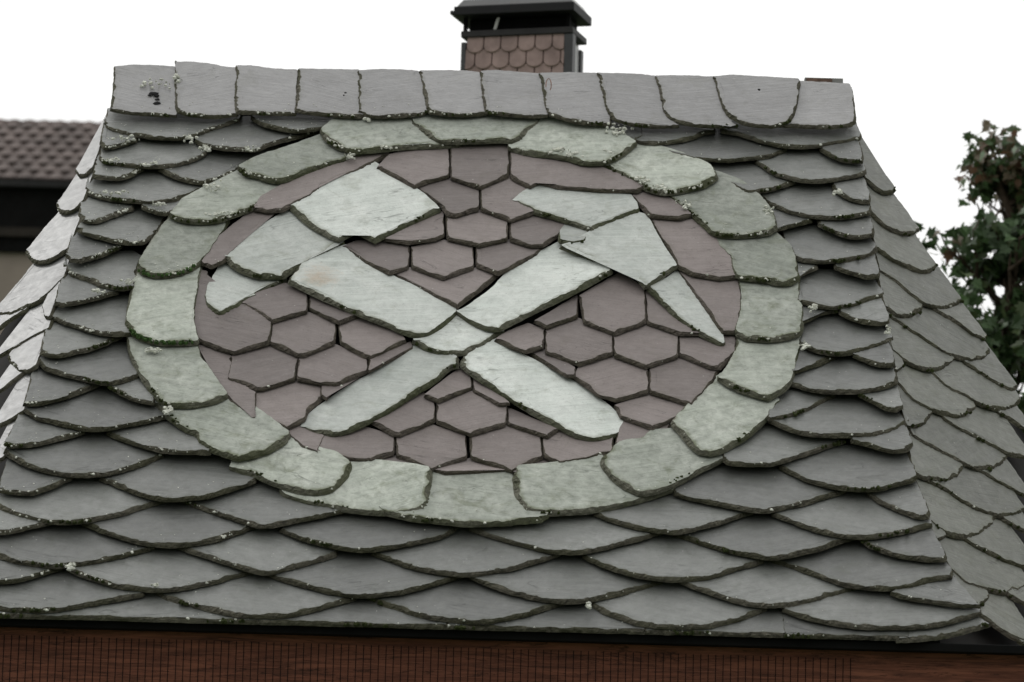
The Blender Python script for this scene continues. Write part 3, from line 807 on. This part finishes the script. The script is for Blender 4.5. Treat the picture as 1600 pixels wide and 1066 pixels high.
# grille
bmv = []; bmf = []
def stick(a, b, r):
    i0 = len(bmv)
    for p in (a, b):
        for q in ((-r, -r), (r, -r), (r, r), (-r, r)):
            dd = (b-a).normalized()
            if abs(dd.z) > .5: bmv.append(p+Vector((q[0], q[1], 0)))
            else: bmv.append(p+Vector((0, q[0], q[1])))
    for k in range(4):
        bmf.append((i0+k, i0+(k+1) % 4, i0+4+(k+1) % 4, i0+4+k))
x = x0+.05
while x < at_depth(1335, 1030, ey).x:
    j = random.uniform(-.001, .001)
    stick(Vector((x+j, ey+.046, ez-.24)), Vector((x, ey+.046, ez-.03)), .0009); x += .0165
me = bpy.data.meshes.new('wire_grille'); me.from_pydata([p-wloc(house) for p in bmv], [], bmf)
link('wire_grille', me, house, [M['black']])

# nails, loop and the shade of a broken hole on the ridge slates
def disc(mb, x, y, r, mi=0, h=.001, dz=.03):
    a, b = onp(FR, x, y, T0+dz); lichen_blob(mb, w3(FR, a, b, T0+dz), FR, r, mi, h)
mb = MB(); disc(mb, 540, 145, .0045, dz=.012); disc(mb, 537, 149, .003, dz=.012); mb.build('nail_head', [M['black']], house)
mb = MB(); disc(mb, 1186, 140, .0045, dz=.029); mb.build('nail_head', [M['black']], house)
mb = MB()
for x, y, r in ((240, 146, .014), (235, 148, .009), (245, 149, .009), (246, 155, .007), (245, 161, .010)): disc(mb, x, y, r, dz=.004, h=.0005)
mb.build('hole_shade', [M['black']], rs0)  # flat black discs stand in for the shade inside the hole
bmh = bmesh.new()
cpt = w3(FR, *onp(FR, 857, 137, T0+.02), T0+.022)
prev = None; pts_ = []
for i in range(14):
    a = R(-50+i*19); pts_.append(cpt+FR.u*math.cos(a)*.007+FR.v*math.sin(a)*.022+FR.n*(.006+.006*math.sin(a)))
for i in range(13):
    a, b = pts_[i], pts_[i+1]; dd = (b-a).normalized(); s1 = dd.cross(FR.n).normalized()*.0013; s2 = dd.cross(s1).normalized()*.0013
    vs = [bmh.verts.new(p+s) for p in (a, b) for s in (s1, s2, -s1, -s2)]
    for k in range(4): bmh.faces.new((vs[k], vs[(k+1) % 4], vs[4+(k+1) % 4], vs[4+k]))
me = bpy.data.meshes.new('roof_hook'); bmh.to_mesh(me)
for vv in me.vertices: vv.co -= wloc(house)
link('roof_hook', me, house, [plain('corroded_wire', (.22, .13, .10), .8, .6, 120)])
# little flashing board behind the ridge end
c0 = w3(FR, *onp(FR, 1259, 124, 0), 0); c1 = w3(FR, *onp(FR, 1319, 126, 0), 0)
box('ridge_batten', (c0.x, c0.y+.03, c0.z-.05), (c1.x, c0.y+.06, c0.z+.012), [M['mortar']], house)
box('ridge_batten', (c0.x+.004, c0.y+.022, c0.z-.05), (c1.x-.03, c0.y+.029, c0.z+.0085), [plain('old_timber', (.20, .13, .10), .9, .4, 60)], house)

# ================================================================== CHIMNEY (part of the house)
CY = 12.6
cpx = CY/FPX/ math.cos(R(12))
cen = at_depth(806, 60, CY); top_z = at_depth(806, 56, CY).z
psi = R(16.5)
fx = Vector((math.cos(psi), -math.sin(psi), 0)); fy = Vector((math.sin(psi), math.cos(psi), 0)); fz = Vector((0, 0, 1))
W, D = .362, .18
def CP(a, b, z): return Vector((cen.x, CY, 0)) + fx*a + fy*b + fz*z      # a across, b back, z world height
def cbox(mesh, a0, a1, b0, b1, z0, z1, ta=0., tb=0.):
    """box; ta/tb grow the top outwards"""
    v, f = mesh; i = len(v)
    v += [CP(a0, b0, z0), CP(a1, b0, z0), CP(a1, b1, z0), CP(a0, b1, z0), CP(a0-ta, b0-tb, z1), CP(a1+ta, b0-tb, z1), CP(a1+ta, b1+tb, z1), CP(a0-ta, b1+tb, z1)]
    f += [(i, i+3, i+2, i+1), (i+4, i+5, i+6, i+7), (i, i+1, i+5, i+4), (i+1, i+2, i+6, i+5), (i+2, i+3, i+7, i+6), (i+3, i, i+4, i+7)]
def cmesh(name, mesh, mat_, parent):
    b = wloc(parent); me = bpy.data.meshes.new(name); me.from_pydata([p-b for p in mesh[0]], [], mesh[1]); me.update()
    o = link(name, me, parent, [mat_])
    md = o.modifiers.new('bevel', 'BEVEL'); md.width = .003; md.segments = 2
    return o
ms = ([], []); cbox(ms, -W/2, W/2, 0, D, ez+.1, top_z-.01); chim = cmesh('chimney', ms, M['zinc'], house)
ms = ([], [])
cbox(ms, W/2-.002, W/2+.030, -.012, .03, ez+.3, top_z)
cbox(ms, -W/2-.016, -W/2+.002, -.012, .03, ez+.3, top_z-.018)
cbox(ms, W/2+.004, W/2+.014, D-.02, D+.012, ez+.3, top_z-.02)
cmesh('corner_trim', ms, plain('dark_zinc', (.06, .062, .065), .5, .2, 10, .5), chim)
ms = ([], []); cbox(ms, -W/2-.016, W/2+.031, -.018, D-.01, top_z-.002, top_z+.021); cmesh('top_band', ms, plain('dark_band', (.035, .034, .034), .6, .3, 14), chim)
ms = ([], []); cbox(ms, -W/2+.0, W/2-.0, .03, D-.03, top_z+.022, top_z+.071); cmesh('shaded_flue_box', ms, M['black'], chim)  # flue filled in black, standing in for the shade under the cap
for xa in (-W/2-.014, W/2):
    ms = ([], []); cbox(ms, xa, xa+.014, .0, .015, top_z+.02, top_z+.074); cmesh('cap_leg', ms, M['black'], chim)
ms = ([], []); i = 0
a, b = CP(-.075, -.01, top_z+.022), CP(-.062, -.012, top_z+.066)
v = []; 
for p in (a, b):
    for q in ((-.006, -.003), (.006, -.003), (.006, .003), (-.006, .003)): v.append(p+fx*q[0]+fy*q[1])
cmesh('strut', (v, [(0, 1, 5, 4), (1, 2, 6, 5), (2, 3, 7, 6), (3, 0, 4, 7), (4, 5, 6, 7), (0, 3, 2, 1)]), plain('bright_strut', (.6, .6, .58), .5, .1), chim)
# cap: a wide dark slab with a pale metal sheet dressed over it
ms = ([], [])
cbox(ms, -W/2-.036, W/2+.040, -.045, D+.015, top_z+.072, top_z+.104)
cap = cmesh('chimney_cap', ms, plain('cap_underside', (.015, .015, .016), .6, .2, 10, .3), chim)
ms = ([], []); cbox(ms, -W/2-.030, W/2+.034, -.037, D+.009, top_z+.1045, top_z+.135, -.02, -.02); cmesh('cap_sheet', ms, plain('cap_zinc', (.10, .10, .10), .35, .1, 10, .5), chim)
ms = ([], []); cbox(ms, -W/2-.050, -W/2-.0365, -.045, D+.015, top_z+.076, top_z+.09); cmesh('cap_lip', ms, M['metal'], chim)
# scale cladding on the front and right faces
def scales(face, width, rows, name, mt):
    v = []; f = []; sw = .0625; rh = .0585
    for r_ in range(rows):
        zt = top_z-.002-r_*rh
        n_ = int(width/sw)+2
        for c_ in range(-1, n_):
            xa = c_*sw+(sw/2 if r_ % 2 else 0)+.006; xb = xa+sw-.003
            pts = [(xa, zt+.012)]
            rr = (xb-xa)/2; zc = zt-rh*.62
            for k in range(13):
                t_ = math.pi*k/12; pts.append(((xa+xb)/2-rr*math.cos(t_), zc-rr*.86*math.sin(t_)*.85))
            pts.append((xb, zt+.012))
            pts = [(min(max(x_, .002), width-.002), z_) for x_, z_ in pts]
            if max(x_ for x_, _ in pts)-min(x_ for x_, _ in pts) < .006: continue
            i0 = len(v)
            for off, ins in ((.0, 0), (.006, .0), (.0085, .003)):
                for x_, z_ in pts:
                    tilt = (zt-z_)/rh*.006
                    cxm = (xa+xb)/2; x2 = x_+(cxm-x_)*ins*20; z2 = z_+ins
                    v.append(face(x2, off+tilt+.001, z2))
            m_ = len(pts)
            for k in range(m_-1):
                for q in (0, 1): f.append((i0+q*m_+k, i0+q*m_+k+1, i0+(q+1)*m_+k+1, i0+(q+1)*m_+k))
            f.append(tuple(i0+2*m_+k for k in range(m_)))
    b = wloc(chim); me = bpy.data.meshes.new(name); me.from_pydata([p-b for p in v], [], f); me.update()
    return link(name, me, chim, [mt])
tm = plain('pinkish_scale_tiles', (.36, .265, .24), .75, .28, 16)
scales(lambda x_, o_, z_: CP(-W/2+x_, -o_, z_), W, 8, 'scale_cladding', tm)
ms = ([], []); cbox(ms, W/2+.0005, W/2+.004, .03, D-.02, ez+.3, top_z-.004); cmesh('side_sheet', ms, plain('sky_lit_sheet', (.55, .55, .56), .4, .1, 10, .5), chim)  # sky reflection on the side face, put into a pale colour

# ================================================================== NEIGHBOURING HOUSE (left, far)
NY = 50.
nb0 = at_depth(60, 283, NY)
nh = empty('neighbouring_house', (nb0.x-2, NY+3, 0), 'distant house with brown tiled roof and dark eaves at the far left', 'house')
s_ = NY/FPX
ra = at_depth(-900, 290, NY); rb = at_depth(330, 290, NY); zE = at_depth(60, 284, NY).z
pit = R(33)
length = 1.95
xL, xR = ra.x, rb.x
# heightfield of diagonal-laid scale tiles
v = []; f = []; tnt = []
tw, tl = .215, .30
nrow = 8; dy, dzv = math.cos(pit), math.sin(pit)
for r_ in range(nrow):
    c_ = 0
    xs = xL - tw
    while xs < xR:
        x_ = xs+r_*tw*.42 % tw
        i0 = len(v); s0 = r_*tl*.93-.02
        prof = []
        for a_ in range(7):
            t_ = a_/6; xx = x_+t_*tw; hh = .045*math.sin(math.pi*t_)**.8
            rnd = .09*(1-math.sin(math.pi*t_))
            for (ss, lift) in ((s0+rnd-.004, .0), (s0+rnd, .03), (s0+tl+.1, -.005)):
                h_ = hh*(1 if lift >= 0 else .8)+lift
                v.append(Vector((xx, NY+ss*dy-h_*dzv, zE+ss*dzv+h_*dy)))
        for a_ in range(6):
            for q in range(2):
                k = i0+a_*3+q; f.append((k, k+3, k+4, k+1))
        xs += tw
bs = wloc(nh); me = bpy.data.meshes.new('tiled_roof'); me.from_pydata([p-bs for p in v], [], f); me.update()
link('tiled_roof', me, nh, [plain('brown_roof_tiles', (.115, .092, .084), .85, .5, 3)])
topS = nrow*tl*.93
yT = NY+topS*dy; zT = zE+topS*dzv
flat_mesh('roof_underlay', [[(xL, NY, zE-.03), (xR, NY, zE-.03), (xR, yT, zT-.03), (xL, yT, zT-.03)], [(xL, yT, zT-.03), (xR, yT, zT-.03), (xR, yT+6, zE-2), (xL, yT+6, zE-2)]], [plain('tile_shade', (.04, .03, .03), .9)], nh)
# ridge caps
v = []; f = []
xx = xL
while xx < xR:
    for k in range(9):
        a_ = math.pi*k/8
        for q, rr in ((0, .09), (.42, .075)):
            v.append(Vector((xx+q, yT-math.cos(a_)*rr, zT-.02+math.sin(a_)*rr*.8)))
    i0 = len(v)-18
    for k in range(8): f.append((i0+2*k, i0+2*k+1, i0+2*k+3, i0+2*k+2))
    xx += .38
me = bpy.data.meshes.new('ridge_tiles'); me.from_pydata([p-bs for p in v], [], f); me.update()
link('ridge_tiles', me, nh, [plain('brown_ridge_tiles', (.15, .115, .105), .85, .4, 3)])
box('gutter', (xL, NY-.16, zE-.10), (xR, NY-.02, zE-.01), [plain('gutter_metal', (.02, .02, .02), .6)], nh)
box('eaves_shade_box', (xL, NY-.02, zE-.65), (xR, NY+.9, zE-.05), [M['black']], nh)  # black box stands in for the shade below the eaves
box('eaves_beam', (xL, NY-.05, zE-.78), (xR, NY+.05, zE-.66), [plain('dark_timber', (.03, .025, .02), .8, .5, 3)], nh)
box('shaded_upper_wall', (xL, NY+.02, zE-.99), (xR, NY+5, zE-.781), [M['black']], nh)  # wall coloured black to carry the shade of the eaves
box('wall', (xL, NY+.1, 0), (xR, NY+5, zE-.991), [plain('beige_render', (.33, .28, .24), .9, .12, 2)], nh)

# ================================================================== TREE (right)
TY = 14.5
ax = at_depth(1568, 300, TY).x; apex = at_depth(1545, 222, TY); tz = apex.z
tree = empty('tree', (ax, TY, 0), 'dark green leafy tree with reddish tips behind the right slope of the roof', 'tree')
rt = random.Random(11)
bark = plain('bark', (.07, .05, .035), .9, .4, 30)
def tube(v, f, pts, rad, n=6):
    for i, (p, r_) in enumerate(zip(pts, rad)):
        dd = (pts[min(i+1, len(pts)-1)]-pts[max(i-1, 0)]).normalized()
        s1 = dd.orthogonal().normalized(); s2 = dd.cross(s1)
        base = len(v)
        for k in range(n):
            a_ = 2*math.pi*k/n; v.append(p+s1*math.cos(a_)*r_+s2*math.sin(a_)*r_)
        if i:
            for k in range(n): f.append((base-n+k, base-n+(k+1) % n, base+(k+1) % n, base+k))
tv, tf = [], []
tp = [Vector((ax+.04*math.sin(z_*1.7), TY+.03*math.cos(z_*2), z_)) for z_ in [tz*i/12*.93 for i in range(13)]]
tp.append(Vector((apex.x, TY, tz-.06)))
tube(tv, tf, tp, [.085*(1-i/14)+.006 for i in range(14)], 8)
tips = []
def crown_r(z_):
    t_ = (tz-z_)
    return max(.03, min(.02+.62*t_, .30+(t_-.4)*.45, .8))
def limb(p, dirv, ln, rad, lev):
    pts = [p]; d_ = dirv.normalized()
    for k in range(5):
        d_ = (d_+Vector((rt.uniform(-.25, .25), rt.uniform(-.25, .25), rt.uniform(-.05, .28)))).normalized(); pts.append(pts[-1]+d_*ln/5)
    tube(tv, tf, pts, [rad*(1-.17*k) for k in range(6)], 5)
    for q in pts[2:]: tips.append((q, lev, d_))
    if lev < 2:
        for k in range(3 if lev == 0 else 2):
            q = rt.choice(pts[1:]); side = Vector((rt.uniform(-1, 1), rt.uniform(-1, 1), rt.uniform(-.2, .8))).normalized()
            limb(q, (d_*.5+side).normalized(), ln*.5, rad*.45, lev+1)
z_ = 1.2
while z_ < tz-.12:
    cr_ = crown_r(z_)
    for k in range(3):
        a_ = rt.uniform(0, 6.28)
        i_ = min(12, int(z_/(tz*.93)*12)); base = tp[i_].lerp(tp[min(13, i_+1)], z_/(tz*.93)*12-i_)
        limb(Vector((base.x, base.y, z_)), Vector((math.cos(a_), math.sin(a_), .55)), cr_*.85, .012+.01*min(1, tz-z_), 0)
    z_ += .11
bs = wloc(tree)
me = bpy.data.meshes.new('trunk'); me.from_pydata([p-bs for p in tv], [], tf); me.update(); link('trunk', me, tree, [bark])
# leaves: five-lobed, folded along the midrib
def leaf_shape():
    half = [(0, 0), (.12, .02), (.42, -.02), (.30, .18), (.62, .30), (.36, .42), (.40, .60), (.20, .58), (0, 1.0)]
    return half
HALF = leaf_shape()
lv, lf, lc = [], [], []
def leaf(p, d_, nrm_, size, col):
    y_ = d_.normalized(); x_ = y_.cross(nrm_).normalized(); n_ = x_.cross(y_)
    fold = rt.uniform(.1, .35); droop = rt.uniform(.0, .3)
    for s in (-1, 1):
        i0 = len(lv)
        for a_, b_ in HALF:
            lv.append(p+x_*(s*a_*size)+y_*(b_*size)+n_*((a_*fold-droop*b_*b_)*size)); lc.append(col)
        idx = list(range(i0, i0+len(HALF)))
        lf.append(idx if s > 0 else idx[::-1])
for q, lev, d_ in tips:
    dens = (5 if q.z > tz-.25 else 8) if q.z > tz-2.2 else 3
    if noise.noise(q*4.3) < -.05: dens = 1
    topness = max(0, 1-(tz-q.z)/.35)
    for k in range(dens):
        p = q+Vector((rt.gauss(0, .055), rt.gauss(0, .055), rt.gauss(0, .05)))
        dd = Vector((rt.uniform(-1, 1), rt.uniform(-1, 1), rt.uniform(-1.1, .1)))
        nn_ = Vector((rt.uniform(-.6, .6), rt.uniform(-.9, .3), rt.uniform(.2, 1)))
        red = noise.noise(q*3.1+Vector((5, 2, 1)))
        r_ = rt.random()
        if r_ < topness*.6 or red > .56 and rt.random() < .4: col = rt.choice([(.13, .075, .045), (.11, .085, .045), (.12, .10, .06)])
        elif r_ < .8: g = rt.uniform(.6, 1.7); col = (.055*g, .096*g, .038*g)
        else: g = rt.uniform(.7, 1.2); col = (.075*g, .11*g, .04*g)
        if noise.noise(Vector((p.x*7+3, 0, p.z*7))) > .12: continue
        sz = rt.uniform(.036, .068)*(1-.2*topness)
        leaf(p, dd, nn_, sz, col)
me = bpy.data.meshes.new('crown'); me.from_pydata([p-bs for p in lv], [], lf); me.update()
ca = me.color_attributes.new('leafcol', 'FLOAT_COLOR', 'POINT'); ca.data.foreach_set('color', [x for c_ in lc for x in (*c_, 1)])
lm = mat('leaves'); t = lm.node_tree
b_ = finish(t, attr(t, 'leafcol', 'Color'), .5, None, spec=.35)
tr = t.nodes.new('ShaderNodeBsdfTranslucent'); t.links.new(attr(t, 'leafcol', 'Color'), tr.inputs['Color'])
ad = t.nodes.new('ShaderNodeMixShader'); ad.inputs[0].default_value = .25
t.links.new(b_.outputs[0], ad.inputs[1]); t.links.new(tr.outputs[0], ad.inputs[2])
t.links.new(ad.outputs[0], [n for n in t.nodes if n.type == 'OUTPUT_MATERIAL'][0].inputs[0])
link('crown', me, tree, [lm])
print('verts', sum(len(x.vertices) for x in bpy.data.meshes), 'leaves', len(lf)//2)
